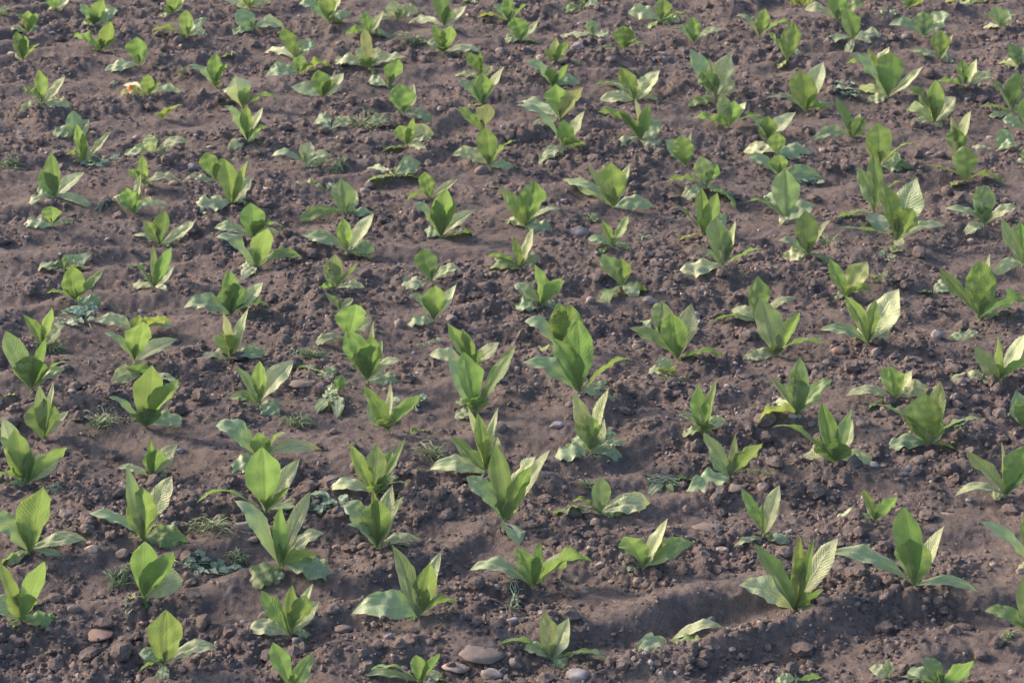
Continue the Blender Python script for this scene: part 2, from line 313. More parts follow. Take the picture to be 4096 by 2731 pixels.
PLANTS = """
@0 0
430 110|small seedling with bright stem and pale side blade|u 400 -30 80 g|e 560 -40 50 p|l 500 95 45 p|l 365 95 35 p
-20 150|sliver of a plant, only its pale right leaf showing|l 95 40 40 p|s 60 130 60 d
225 290|dark plant with bluish round right leaf|u 215 100 90 g|u 280 115 60 g|s 110 120 75 d|l 350 215 90 b|l 60 225 50 p
180 510|dark upright plant with one side leaf pointing out level|u 130 270 100 d|u 195 300 80 g|s 310 360 50 g|l -10 415 40 p
735 230|bushy plant with broad bluish leaf on either side|u 805 15 120 g|s 640 45 70 b|s 915 95 110 b|d 720 160 100 d|l 635 190 50 p
800 430|soft pale green plant with wide leaning left leaf|u 860 185 110 g|s 590 275 130 g|s 900 290 70 g|d 720 380 90 g
1350 140|broad dark seedling beside a pinkish stone|u 1380 -30 110 g|u 1300 50 110 d|e 1440 -10 60 p|l 1225 150 50 p
1090 545|plant with oval upright leaf and low arched left leaf|u 1070 310 150 g|e 1165 400 55 p|l 795 575 75 p
1240 570|tiny squat green seedling almost flat on the soil|l 1190 520 50 g|l 1265 510 60 g
1465 335|plant with upright leaf and long brownish left leaf|u 1460 100 95 g|s 1205 225 85 y|s 1615 150 60 b|l 1640 265 100 p
1690 705|slim upright plant with thin bluish left leaf|u 1690 440 110 g|s 1495 515 60 b|s 1785 510 60 g|d 1720 640 70 y
1720 490|single low leaf lying behind a taller plant|l 1860 430 75 g
1960 100|plant with pale ragged leaves spread both ways|u 1960 -40 70 g|s 1760 0 70 p|s 2115 30 100 p
1980 275|plant with bluish cupped leaf and long arched right leaf|b 1865 90 150 b|s 2235 205 100 p|l 1790 270 60 b
1165 775|plant with red spotted yellow leaf on its left side|u 1160 600 100 g|l 960 660 55 p|l 925 760 95 r|s 1415 720 65 p|s 1275 660 40 g
340 860|spiky plant with pale folded right leaf|u 305 570 90 g|s 178 710 90 g|e 500 620 60 p|l 135 900 80 p|l 575 890 100 p
1900 880|plant with pale striped cupped top leaf|b 1850 620 160 p|u 1930 700 90 g|s 2165 770 80 g|l 1760 660 80 b
1940 1145|tall forked plant with pale ragged left foot leaf|u 1930 840 90 g|s 1780 850 80 b|e 2040 870 50 p|s 2085 985 75 g|l 1780 1200 70 p|l 2060 1050 50 p
1270 960|stunted yellow green seedling with ragged leaves|s 1225 890 70 y|s 1345 860 70 y|s 1425 820 45 y
600 1100|rounded bluish leaves behind a thin curved plant|b 575 885 110 b|b 695 950 90 b|s 405 1070 90 b
660 1300|curved plant with thin pale right leaf|u 600 990 80 g|u 650 1060 60 g|e 845 1050 45 p|s 530 1200 70 g|l 760 1280 60 p
1215 1250|flat rosette of striped pale leaves|s 1150 1080 130 p|s 975 1215 90 b|s 1478 1120 70 p|l 1350 1255 50 g
@965 0
690 200|large leaved plant with broad drooping front leaf|u 650 -60 120 g|e 775 -20 50 p|s 460 30 90 b|d 740 200 150 d|l 862 90 60 b
1215 170|flat wilting plant with pale yellow right leaf|b 1180 15 150 p|s 1000 205 50 p|s 1385 90 100 p|e 1275 75 50 y
1000 300|plant with spoon shaped upright leaf and dark right leaf|u 965 110 90 g|s 820 260 90 g|e 1105 100 40 p|l 1130 290 110 d|l 1200 300 60 b
420 490|tall leaning plant with curled pale right leaf|u 330 240 110 g|s 572 340 110 b|l 150 400 65 p|u 460 380 60 p
445 610|low plant with dark round leaf and greyish left leaf|u 470 450 150 d|l 185 600 120 b|s 690 505 110 y
640 785|plant with striped pale left leaf and hooked tip|u 600 570 130 g|u 710 640 90 g|e 790 590 90 p|b 400 690 100 b
1000 550|rosette with pointed centre leaf and wavy pale arms|u 970 250 80 p|b 910 390 90 p|d 990 480 110 g|s 1090 385 60 p|s 1280 455 80 p|s 700 490 85 p|l 1060 580 80 y
1150 715|plant with big dark wavy upright leaf, bluish left tip|u 1230 480 140 g|l 945 630 80 b|u 1195 590 50 g
1270 935|plant with bright paddle leaf and rolled pale edge|u 1240 680 180 g|b 1350 680 90 p|e 1320 830 40 p|l 1522 950 70 b
1295 1195|plant with twin bright leaves and pale flat right leaf|u 1240 1000 130 g|u 1345 940 60 g|s 1505 1060 140 p|l 1060 1190 60 g|l 1450 1190 60 p
700 1045|flattened plant with crumpled pale leaves|l 550 910 100 b|l 875 950 80 p|l 640 1045 80 g|l 760 1020 60 p
1000 1020|limp grey green leaf lying over dry weeds|l 1170 945 110 b|l 920 970 60 p
500 1335|small star shaped plant with yellow rimmed leaves|b 540 1130 100 p|s 230 1215 65 b|s 705 1225 65 p|s 720 1290 60 g|l 610 1310 50 p
1205 1420|sprawling plant of curled striped leaves|b 1400 1290 120 b|l 945 1320 70 p|l 900 1455 95 g|l 1440 1400 60 g
1590 235|tall plant with leaning dark blade|u 1540 -40 120 d|e 1750 60 60 p|l 1275 170 60 p|u 1620 60 70 g
1590 445|broad plant with ruffled right leaf on the ground|u 1510 210 90 g|u 1640 220 110 g|s 1468 330 90 p|d 1560 380 90 g|s 1870 390 65 p
1800 45|low dark seedling cut off by the upper edge|u 1780 -30 90 g|l 1870 10 60 p|l 1730 20 60 g
2100 210|upright plant with narrow bright centre leaf|u 2085 -25 85 g|s 1988 45 60 b|s 2262 45 55 g|s 1870 145 65 y
2190 345|plant with solid rounded leaf and pale thin right blade|u 2135 150 150 g|e 2318 175 40 p|l 2045 325 70 p|l 2350 330 60 g
1880 640|pointed plant with creamy folded tip leaf|u 1785 430 110 g|u 1870 410 50 g|e 1965 530 60 p|l 1640 600 40 g
1890 860|plant with pale cream right blade rising high|u 1890 590 140 g|e 2035 545 60 p|s 1705 640 80 b|l 1725 860 90 y
1885 1070|dark twin leaved plant stacked above another|u 1720 850 90 g|u 1935 835 130 p
1940 1320|plant with broad green leaf above a round stone|u 1915 1020 140 g|s 1665 1230 110 p|s 2150 1115 65 g|l 2155 1360 80 b
@1930 0
790 105|small dark plant with curled pale right leaf|u 770 5 100 d|s 920 30 50 p|l 615 105 60 g
860 300|sprawled plant with pale heart shaped top leaf|b 850 165 160 b|l 1010 300 60 p|l 560 310 60 p|l 770 270 80 g|l 900 300 70 g
1100 435|round leaved plant with low arms either side|u 1110 220 160 g|u 1155 225 60 p|s 1300 370 60 g|l 835 450 55 g
560 525|small ragged plant with pale yellow tip|u 575 310 70 p|u 665 340 70 g|u 500 390 60 g|l 775 510 50 g|s 655 440 50 p
1400 195|plant with upright glossy leaf and pale left fan|u 1415 0 120 g|s 1150 110 110 p|s 1605 100 60 g|l 1590 190 60 b|l 1480 205 60 g|l 1255 235 60 y
1655 375|slim plant with yellow stripe down its leaf|u 1645 150 110 g|s 1535 220 50 b|s 1888 245 60 p
545 695|tall dark plant with blade leaning far over|s 360 478 80 b|u 530 540 90 g|u 665 520 60 g|s 765 650 90 b
605 965|plant with huge pale curled leaf on its right|u 570 680 170 g|u 770 700 150 p|l 258 800 110 b|l 345 1090 80 p
650 1205|plant with long bluish leaf reaching up left|s 290 825 75 b|u 640 960 120 g|e 778 900 70 p|d 680 1180 170 g|l 785 1135 50 p|l 410 1300 80 p
1195 820|plant with cream right blade and wavy pale left leaf|u 1090 550 130 g|e 1375 575 100 p|s 930 780 95 p|l 890 620 80 g|l 1270 600 80 p|s 1392 800 40 p
1235 1115|forked plant with broad bluish right leaf|u 1080 880 100 g|u 1300 840 90 g|e 1215 800 40 p|b 1395 970 130 b|s 920 880 130 g|l 1010 1150 70 p|l 1435 1180 100 p
1820 810|large dull textured leaf with pale fan behind|u 1720 580 200 d|b 1640 420 110 b|b 1940 450 140 p|b 1975 650 100 p|u 1780 480 80 p|l 1595 845 70 g|l 2130 730 60 p
1930 1025|plant with dense dark leaves and cream right edge|u 1970 810 160 g|u 1880 750 100 b|e 2050 820 60 p|s 1660 935 120 g|s 2190 920 75 g
1590 1325|lone upright oval plant with faint left leaf|u 1560 1080 150 g|b 1440 1110 110 b|e 1630 1050 30 p
@2896 0
275 315|plant with yellow centred leaf and thin dark left arm|u 320 85 110 g|s 120 110 50 b|s 510 175 70 g
490 505|plant with bright tall leaf and cream foot leaf|u 545 200 150 g|s 355 280 75 g|l 655 430 50 p|l 420 545 50 y
610 80|squat yellowish seedling at the upper edge|u 600 -20 80 y|s 700 20 60 y|s 515 30 60 y
880 180|plant with pale drooping left leaf, dark right leaf|u 890 -40 140 g|s 635 75 85 p|s 1095 35 95 g
1010 335|tall green leaf over a mat of creamy wilted leaves|u 960 85 140 g|l 1295 285 80 p|l 758 355 60 b|l 1250 350 60 p|l 960 440 50 p
1440 100|leafy crown cut by the upper edge|u 1410 -60 130 g|u 1580 -20 90 y
1290 130|single bluish leaf lying on bare soil|l 1370 100 60 b|l 1195 110 40 b
1890 70|blurred wide yellow green leaves at the upper edge|l 1690 30 80 y|l 1850 60 90 y|l 2175 5 70 g
1560 320|grey green plant opening like a cup|u 1560 105 140 b|s 1305 195 90 b|s 1758 130 130 b|e 1600 260 60 p
2160 260|small rounded bluish plant with pale foot|u 2130 70 130 b|s 2270 110 90 b|l 2020 230 50 p|l 2240 250 50 p
1690 500|plant with one oval leaf and crumpled bluish base|u 1700 255 140 g|e 1790 290 30 p|s 1475 410 55 b|l 1815 470 90 b
1190 580|small hidden plant with yellow rimmed tips|u 1135 400 60 y|e 1285 382 70 p|s 970 495 80 g
1280 790|wide plant with tall soft leaf and cream right blade|u 1310 430 180 g|s 1045 440 100 b|e 1545 540 50 p|l 1110 810 80 p|l 1030 690 60 y
640 905|large plant with cream blade rising beside dark leaf|u 600 570 200 g|b 770 525 130 p|s 355 760 45 b|d 830 850 120 g|l 880 830 50 b
1885 735|plant with cream spike and crinkled right leaf|u 1865 490 100 g|e 1978 488 60 p|s 1680 630 85 g|s 2120 590 95 p
1650 1000|large glossy plant with broad pale right leaf|u 1655 655 120 g|s 1435 715 110 d|b 1805 780 130 p|e 1600 720 50 y|l 1415 980 50 p|l 1710 1010 50 p|l 1385 820 90 g
2300 560|dark clustered plant with bluish rims at the border|b 2235 360 90 d|b 2350 380 90 d|l 2165 520 110 b|l 2130 480 40 y
2250 920|dark spiky plant at the border with cream foot|u 2300 590 120 d|s 2090 620 80 d|e 2320 840 60 p|s 2000 840 80 g|l 2050 930 50 p
2360 1060|plant half out of frame with bluish trailing leaf|u 2345 790 100 g|s 2190 950 90 b
340 1140|plant with smooth oval leaf stacked behind others|u 345 925 140 g|s 225 940 60 b|b 550 895 100 p
410 1260|middle plant of a stacked trio, pale wide arms|u 420 1060 120 g|l 138 1200 85 p|l 708 1205 120 b
430 1430|plant with striped bluish right fan|u 430 1230 150 g|s 205 1235 80 b|b 750 1400 140 b
1000 1100|soft grey green plant with dark left spike|u 885 790 80 d|u 1080 930 150 d|s 695 1115 90 b|e 1065 905 50 p
1215 1335|plant with ragged top leaf and cream lower leaves|u 1200 995 180 g|u 1120 1110 60 y|s 1518 1140 50 g|e 1330 1200 50 p|l 1440 1320 130 p|l 1495 1340 60 g
1830 1235|plant with jagged leaf and two creamy spikes behind|u 1800 1010 160 g|e 1920 905 60 p|u 1785 930 50 p
1885 1445|plant with broad two tone leaf and arched right arm|u 1880 1170 180 g|s 1565 1310 60 g|s 2195 1420 95 g|l 1735 1490 80 y
2135 1200|pair of wide bluish flat leaves|s 2255 1060 140 b|l 1905 1170 65 p|l 2350 1140 70 b
2390 1310|tip of a flat pale leaf entering from the border|l 2205 1280 55 p|b 2390 1150 100 g
@0 640
430 315|dark double leaved plant with cream right blade|u 400 -30 110 d|u 330 100 140 d|b 645 110 90 p|s 735 385 70 b|l 185 355 60 p|s 290 250 80 b|l 565 280 50 d
1130 230|plant with thin lit stem leaf and long right arm|u 1115 -15 80 g|u 1010 85 80 g|s 1400 155 65 p|l 1215 200 60 g
1055 445|plant with furry looking round leaf and pale oval at its side|u 990 235 160 g|e 1095 130 60 p|b 925 290 90 b|l 885 250 70 p|l 1342 350 110 p
1690 190|back plant with smooth curved leaf and flat left leaf|u 1620 -40 130 g|u 1745 0 90 g|l 1405 175 85 p
1820 375|big plant with pale ribbed leaf, wide flat leaf in front|u 1760 20 150 g|u 1930 30 60 g|b 1975 155 100 p|l 1480 420 130 p|l 1890 300 60 p|l 1960 340 70 b
410 560|tiny bright seedling with two flat wings|u 400 375 130 g|l 148 515 85 b|l 642 480 45 p
1250 695|dark plant with slanting cream right blade|u 1285 410 120 d|u 1140 490 110 g|e 1505 500 60 p|s 1040 580 40 p|l 1390 680 70 p
1210 1045|twisted plant with creamy folded right leaf|u 1340 715 110 g|u 1200 700 50 b|s 1030 815 80 d|b 1362 840 80 p|l 1005 990 60 p|l 1318 1060 50 p
1985 650|plant topped by a bright rounded paddle leaf|u 1965 360 170 g|u 2060 480 110 g|s 1688 530 90 b|s 2232 520 80 g|l 2215 575 35 b
2010 870|bright plant with rolled right leaf trailing away|u 2085 560 170 g|s 1728 590 95 b|s 2350 750 80 g|l 1900 955 80 p|l 1865 860 90 b
600 1145|bright plant above wilted bluish weeds|u 560 845 160 g|s 365 1040 95 g|e 795 875 55 g|l 815 1160 110 b|l 690 1065 50 y
510 890|collapsed plant of crumpled bluish leaves|l 248 840 65 p|b 565 750 85 b|b 710 745 90 b|l 745 860 80 g|l 380 810 60 g
340 1510|plant with forked tips and pale right leaf|u 195 1225 100 g|u 400 1185 80 g|b 490 1300 120 p
1810 1245|plant with large triangular bluish left leaf|u 1795 885 130 g|u 1830 985 200 d|s 1448 1140 130 b|e 2050 985 70 p|s 2105 1140 110 d
1810 1590|plant with bright yellow green cupped leaf|e 1770 1240 60 p|e 1935 1200 75 p|u 1740 1370 200 g|l 1655 1490 90 b|s 2115 1540 95 b|l 1495 1565 50 p
1060 1380|plant with broad yellow green right leaf|s 752 1270 95 p|u 1090 1220 100 g|s 1345 1250 150 y|l 1438 1300 40 b
1060 1620|plant with milky green broad leaf and cream ruffled blade|u 1110 1290 190 g|s 825 1375 65 b|b 1375 1410 95 p
@965 640
820 460|plant with smooth bluish hood leaf and dark spot|u 780 170 190 b|b 895 260 100 p|s 425 495 95 g|l 1085 460 65 b|l 985 430 60 g
670 260|pair of low leaves, one yellow green, one grey|l 370 205 95 y|l 745 185 110 b
830 780|plant with cream blade, triangular left leaf|u 800 480 110 g|e 1015 455 85 p|s 492 605 100 b|s 1045 720 110 b|l 1060 810 90 g
1480 330|slender plant with bent tip behind a bright one|u 1440 110 110 g|e 1685 160 40 p|s 1305 315 60 g
1565 630|bright plant with cream twisted right leaf|u 1600 250 150 g|u 1520 330 110 g|s 1370 350 90 b|b 1820 405 80 p|l 1390 580 80 b|l 1875 570 115 g|u 1690 330 60 g
2235 560|plant with big fresh leaf, folded leaf on its left|u 2300 190 190 g|u 2090 260 120 g|l 2070 430 100 p|s 2500 380 45 p|l 2440 590 120 b|b 2030 230 70 y
740 1055|plant with feather striped centre leaf|u 685 810 120 b|u 735 765 105 p|u 920 820 50 g|s 965 995 60 p|s 605 1035 75 g
770 1210|small hidden plant with slanted bluish leaf|u 670 1050 75 b|e 870 1095 40 p
840 1430|plant with one huge tilted oval leaf|u 890 1150 220 g|b 1015 1250 80 p|l 522 1470 75 p
1490 985|plant with dark arrow shaped leaf, pale flat left leaf|u 1430 710 160 d|l 1178 1020 110 p|s 1700 860 80 p
1505 1300|bright plant with buff grey stone at its foot|u 1520 1010 170 g|s 1332 1065 65 b|e 1668 1000 75 p|l 1262 1315 75 b
2190 900|plant with tall yellow twisted leaf|e 2280 560 65 p|u 2140 615 60 g|s 1945 735 95 g|s 1990 790 70 b|s 2345 780 100 b|l 1890 860 60 g
@1930 640
1025 400|plant with broad bright leaf and faint drooping right leaf|u 1000 50 200 g|u 840 60 70 b|l 625 150 100 g|e 1148 60 75 p|s 705 190 70 b|s 1325 370 110 b
1750 260|plant with very large flat right leaf|u 1715 -10 130 b|u 1835 50 100 g|s 1465 165 95 g|l 2075 388 170 g|l 1540 335 90 p
1725 620|plant with dark leaves and silvery right leaf|u 1720 240 100 g|u 1835 290 110 g|s 1505 375 60 d|b 1910 450 130 b|l 1480 640 55 y
1015 745|thin stemmed seedling with four small spread leaves|u 945 490 80 g|e 1128 465 55 g|s 830 620 65 b|l 845 745 55 g|l 1185 705 60 g
1090 1050|split leaf plant, half pale half green, curled feet|u 945 760 150 b|u 1090 790 150 g|s 1285 1040 100 g|l 1215 1085 90 p|l 875 1175 90 g
1885 900|tall bluish plant with yellow inner leaf|u 1835 480 170 b|u 1870 545 100 p|e 1980 510 55 p|s 1708 720 55 b|s 2175 715 75 g|l 1500 930 110 p|u 1950 640 60 d
470 1190|plant with fan of striped left leaf and bright right leaf|e 430 855 90 g|u 610 950 130 g|s 262 980 95 b|l 222 1165 95 b|l 605 1140 70 b
600 1500|large overlapping plant with smooth wide leaf|u 690 1165 220 g|u 610 1135 120 g|s 345 1262 110 b|l 368 1515 85 y
1385 1400|plant with half pale half green arrow leaf|u 1410 1125 150 b|l 1198 1280 85 p|l 1700 1310 60 y|e 1365 1310 40 p
1530 1610|broad plant with feather striped right leaf|u 1480 1225 190 g|b 1635 1165 130 p|s 1175 1325 95 g|s 1890 1555 105 g
2150 1295|dull upright leaf with pale arched arms|u 2165 935 160 d|s 1785 1270 60 g|b 1960 1180 100 p|s 2460 1080 60 p
@2896 640
490 495|plant with large smooth bluish leaf|u 480 90 210 b|s 185 330 65 g|b 705 360 120 b|l 285 230 85 b|l 435 520 50 p
655 800|pointed dark plant with rounded pale left foot|u 640 430 160 d|s 825 495 50 p|s 440 625 65 b|l 440 810 110 p|l 925 850 55 d
1180 450|tall plant with dark ribbed leaf and silver edge|u 1060 85 110 b|u 1170 -20 130 d|l 845 465 80 g|d 1190 470 150 b|s 1390 155 50 g
1350 670|large plant with tall ribbed leaf and silvery right leaf|u 1260 200 140 g|b 1498 185 190 b|u 1470 400 180 g|s 905 540 85 g|s 1725 520 75 p|l 1390 690 60 p
1300 760|broken pale leaf scraps lying on the soil|l 1390 690 70 y|l 1208 750 90 b|l 1320 815 50 p
2035 550|dull plant with bluish tip and pale striped wings|u 2040 225 150 b|u 2010 370 170 d|s 1752 370 60 b|s 2288 368 90 p|l 1868 595 70 p
2335 870|tall plant at the border with blue green left leaf|u 2185 485 100 b|u 2325 500 100 g|s 2115 920 90 p
950 1125|plant with ribbed dark leaf and creamy yellow blade|u 835 800 110 g|b 1112 825 140 y|s 1145 1010 120 g|l 825 1075 55 p
1130 1485|large plant with cream sword leaf on its right|u 965 1085 130 g|u 1190 1110 100 g|b 1355 1050 200 p|s 785 1322 90 b|l 985 1330 90 p|s 1302 1350 100 p
2000 1285|largest dark plant with ribbed left leaf|u 1710 880 120 d|u 2010 825 210 g|e 2065 790 60 p|s 2340 1085 190 d|l 2245 1220 50 p
1880 1440|pale curled leaf lying under a big plant|l 1770 1340 80 b|l 2005 1320 60 p
1640 1060|wilted bluish leaves on bare soil|l 1500 1050 80 d|l 1790 970 100 p
400 1560|large plant with feather striped bluish leaf|u 295 1120 200 b|u 585 1215 120 g|d 395 1530 110 g|l 132 1565 85 p|s 800 1440 110 g
@0 1290
250 575|plant with broad round front leaf and bluish blade behind|u 240 280 260 g|u 60 95 150 b|u 345 140 80 g|s 530 305 60 g|s 495 380 80 b
340 940|plant with one saw edged leaf, dark veined|u 340 620 240 d|u 310 530 90 b|e 405 500 50 p|b 530 710 70 p|l 370 930 50 p
50 640|scrap of yellow green leaf beside large front leaf|l 140 560 50 y|l 0 630 60 g
190 1290|tall plant with glossy blades and pale curled leaf at the border|u 120 870 170 g|b 30 790 140 p|s -10 900 80 b
215 1300|broad spreading plant with pale ribbed right leaf|u 500 985 130 g|b 460 1060 150 p|s -20 1200 140 g|l 25 1320 60 b|l 235 1290 50 p|u 240 1020 90 d
370 1370|low bluish leaf with brown spots on soil|l 565 1280 70 b|l 370 1300 50 p
1140 845|plant with overlapping dark veined leaves|u 1190 380 200 g|u 1380 460 180 g|d 1130 680 180 d|s 875 590 60 b|l 1495 760 130 b|l 1440 430 80 p
1130 440|base of a leafy plant with pale pointed left foot|s 875 480 120 p|d 1080 400 170 g|l 1430 500 60 p
2040 680|spiky plant with long cream right blade|u 1850 345 90 b|u 2035 325 100 g|b 2285 325 130 p|s 1805 595 85 g|l 2190 730 130 b
1180 1240|plant with hooked tip and cream sail leaf|u 1180 930 60 g|u 1230 1010 160 g|b 1375 975 110 p|s 935 1145 60 p|l 1335 1200 60 b
1125 1736|plant with rounded green leaf and cream ribbed sail|u 1000 1170 110 b|u 1110 1310 220 g|b 1325 1245 140 p|s 715 1515 80 b|l 1480 1720 150 g|d 1000 1690 70 p
2060 1110|plant with long ruffled bluish left leaf|s 1715 800 150 b|u 2020 880 140 g|s 2245 850 90 g|s 2500 990 100 p|l 1790 1200 130 b
2080 1530|big plant with shield shaped leaf and bright cream blade|u 2055 1020 240 g|b 2335 1100 130 p|s 1550 1355 80 g|l 2540 1440 80 b|u 2255 1290 80 g|l 1940 1560 90 y
@965 1290
990 510|layered plant with cream midrib on its dark leaf|u 850 90 200 g|u 1020 130 170 g|e 1028 30 45 p|b 1100 170 90 b|s 1240 310 80 p|l 1275 445 90 b|u 900 240 110 g
1160 900|three pronged plant with bluish white left leaf|u 985 510 120 g|e 1170 495 60 p|u 1380 590 130 g|b 990 665 120 b|d 1110 810 170 g
700 450|drooping wilted weed like seedling|l 390 310 60 g|l 490 400 40 b|l 640 420 60 b|l 700 330 60 b
760 620|wilted plant with limp grey leaves|l 640 540 80 p|b 790 425 90 g|l 550 740 90 d|l 750 760 80 b|l 610 590 50 b
1840 730|tall plant with feather striped leaf and silvery left leaf|u 1745 270 180 g|b 1640 320 140 b|e 2110 225 80 g|s 1675 630 60 b|d 1840 700 160 g|l 1660 760 80 p
1800 400|bluish pointed plant right behind the tall striped one|u 1625 35 130 g|u 1745 80 110 g|b 2010 175 90 p|s 1490 260 110 p|u 1880 230 90 g
1400 880|small yellowish leaf alone on soil|l 1320 870 80 y|l 1480 850 60 y
1040 1400|plant with layered leaves and wavy left arm|u 865 980 110 g|u 1060 970 160 b|b 1180 1040 140 g|e 1255 935 60 g|s 665 1320 95 p|s 1225 1210 70 p|s 1335 1270 40 g|d 1060 1340 150 g|l 1280 1350 50 y
1920 1230|forked plant with curled pale left leaf tip|e 1800 700 60 p|e 1990 720 60 p|u 1860 740 100 g|u 1640 895 140 d|b 2000 920 120 p|s 1490 1145 120 p|l 2020 1170 60 y
2060 1590|glossy dark plant with cream sword leaf at right|u 1995 1000 150 d|s 1780 1240 130 b|u 2250 1150 130 g|b 2400 1050 80 p|u 2060 1400 160 g|s 2280 1090 120 p|b 2190 1400 70 p|d 2200 1750 150 b
@1930 1290
760 580|tallest bluish green plant, wide striped left leaf|u 560 150 210 g|u 745 20 190 g|s 335 320 150 b|s 1150 280 100 g|l 1090 530 70 b|l 1085 670 70 b|l 940 590 60 p
850 1060|dug up plant with exposed roots and limp grey leaves|u 735 580 130 p|e 970 560 80 p|u 800 730 170 g|b 950 780 110 p|l 520 1070 130 b|l 1130 1100 130 b|s 1040 880 90 b|l 700 890 120 b|l 1150 950 60 p|l 620 960 70 g
1500 440|lush base of plant with yellow foot|l 1235 370 80 p|d 1430 390 150 y|b 1380 290 80 b
920 1520|flat plant with bright yellow patched right leaf|u 930 1225 130 b|l 475 1500 150 g|s 1335 1460 150 p|s 715 1385 90 g|l 1130 1500 90 g
1730 900|small plant with pointed folded leaves above dry foot|u 1690 530 130 g|e 1830 480 60 g|u 1700 500 60 p|s 1545 730 60 p|s 1900 780 100 p|d 1720 780 130 g|l 1535 900 60 p|l 1960 770 50 b
1940 1280|plant with three spread blades and silver left foot|u 1745 895 120 b|u 1985 905 60 p|u 2175 960 180 g|b 1775 1040 110 b|l 1585 1350 150 b|s 2295 1180 60 g|u 1920 1080 60 y
2200 1716|small sharp forked plant, two blades|u 2040 1320 100 g|b 2320 1310 100 p|u 2190 1440 80 b|l 2460 1740 80 b|l 1920 1800 40 p|d 2250 1700 90 d
1440 1280|trail of thin wilted stems and leaves|l 1290 1360 60 b|l 1660 1240 50 g|l 1490 1350 40 g
@2896 1290
570 760|bright plant with curved yellow green left leaf|u 590 310 140 b|u 555 410 170 g|u 365 435 90 b|s 820 455 110 g|s 235 790 150 y|s 745 610 60 p|l 600 760 40 p|l 350 600 60 p
1340 640|plant with round leaf and long pale wings|u 1300 360 180 g|e 1455 400 60 p|s 965 560 80 p|s 1610 560 130 p|l 1070 690 50 g
1590 1020|large plant with big bright front leaf|u 1580 590 260 g|u 1700 500 130 p|s 1210 640 110 g|b 1400 710 120 b|s 2030 740 110 g|l 1220 1000 110 b|l 1835 1010 60 g|e 1730 830 50 p
2150 510|plant with leaf fan, wide pale leaf on its left|u 1975 210 130 b|e 2155 150 60 g|b 2352 130 100 p|u 2400 280 110 g|u 2120 330 200 g|l 1750 465 110 p|l 1900 500 60 p
860 1140|plant with dark arm, striped pale right leaf|u 770 670 140 g|u 990 710 100 b|b 1000 790 130 p|s 400 800 120 g|l 585 1060 110 p|s 1205 1100 100 p|d 860 1060 220 g
2350 860|plant at the border with ruffled bluish leaf|b 2290 560 130 b|u 2380 640 160 g
2200 1400|dark bluish plant near the border|u 1915 1030 140 b|u 2345 1000 160 g|e 2180 970 30 p|s 1805 1340 70 p|l 2080 1380 80 p|s 2450 1200 130 d|b 2250 1200 80 b
1185 1600|small bright plant with low bluish left leaf|u 1090 1320 70 g|u 1350 1375 150 g|l 820 1560 110 b|b 1120 1420 60 p
@0 1931
235 600|plant with tall broad leaf and pale striped right arm|u 330 70 270 g|s -40 270 160 b|s 665 435 110 p|l 40 680 60 p|l 500 585 50 b|l -30 650 110 g
165 1140|plant with forked tips over a broad dull front leaf|u 20 670 100 g|u 335 655 150 g|u 200 880 250 g|b -30 900 140 b|l 500 1120 110 g|l -10 1190 60 y
1130 960|plant of two bright leaves and round silvery right leaf|u 1130 490 180 g|u 1345 560 200 g|s 1425 780 190 p|l 925 1060 90 p|l 975 940 70 y|l 1170 1020 40 g
1300 1500|plant with one clean oval leaf held straight up|u 1300 1030 230 g|s 1095 1340 100 b|s 1105 1470 80 g|s 1690 1300 110 p|l 1260 1580 70 b
@965 1931
310 700|plant with bluish arched blade, cream tip and broad front leaf|s 10 160 130 b|u 300 200 110 g|b 525 125 90 p|u 590 560 180 g|s 635 400 100 p|l 0 800 160 g|l 760 740 170 b|l 230 820 90 b
1075 560|plant with large sunlit shield leaf and silvery side leaf|u 1035 80 60 g|u 1050 160 220 g|s 815 200 150 b|b 1175 60 120 p|s 1400 450 80 p|s 870 320 80 b|l 1350 500 60 g|l 1280 85 40 y
380 1230|plant with dark leaves, cream ribbed leaf and ruffled left foot|u 170 880 140 g|u 400 830 100 g|u 500 900 150 g|b 595 950 140 p|b 550 825 60 p|s 40 1170 120 p|l 580 1220 50 b
400 1660|plant cut by the lower edge, two dark green blades|u 255 1280 140 g|b 555 1360 110 g|u 420 1500 80 g
1390 1080|plant with big angled leaf, wide flat leaf each side|u 1205 515 140 b|u 1480 660 190 g|b 1555 580 90 p|s 865 1015 190 b|s 1685 940 190 g|u 1420 820 120 b|l 1300 1080 60 g
1400 1620|leafy plant at the lower edge, light green point in middle|u 1375 1365 110 g|u 1545 1350 80 g|s 1015 1445 110 g|b 1570 1500 100 p|s 940 1525 60 p|l 1700 1560 60 g
2290 860|plant with tall folded leaf, bluish ragged left arm|u 2180 520 190 g|u 2340 500 80 g|s 1795 675 110 b|b 2530 560 80 p|s 2725 590 220 g
@1930 1931
1260 700|bright yellow green plant with two rounded leaves|u 1115 430 200 g|e 1430 315 80 p|s 1630 480 150 g|l 1030 680 70 b|b 1130 510 60 b
545 1420|star shaped plant with ribbed yellow centre leaf|u 500 1015 130 p|b 460 1180 90 b|b 670 1085 120 p|s 140 1260 90 g|s 1005 1410 90 g|s 320 1300 90 p|l 700 1450 150 b|l 345 1290 60 b
1470 1290|limp plant lying on a ridge, crinkled pale leaves|l 1185 1350 110 b|s 1880 1130 80 p|l 1740 1290 110 g|l 1400 1260 50 g
@2896 1931
555 1030|plant with broad cream edged right leaf, long silvery left leaf|u 260 510 150 d|b 875 490 140 p|u 590 445 60 y|u 700 480 90 g|s 145 810 170 p|u 770 850 160 g|l 860 850 70 b|l 825 1040 60 g|u 600 600 100 g
1490 880|plant with dark tip leaf above toothed front leaf|u 1410 240 200 g|u 1455 470 260 g|b 1715 385 100 p|s 875 580 130 b|s 1990 850 80 b
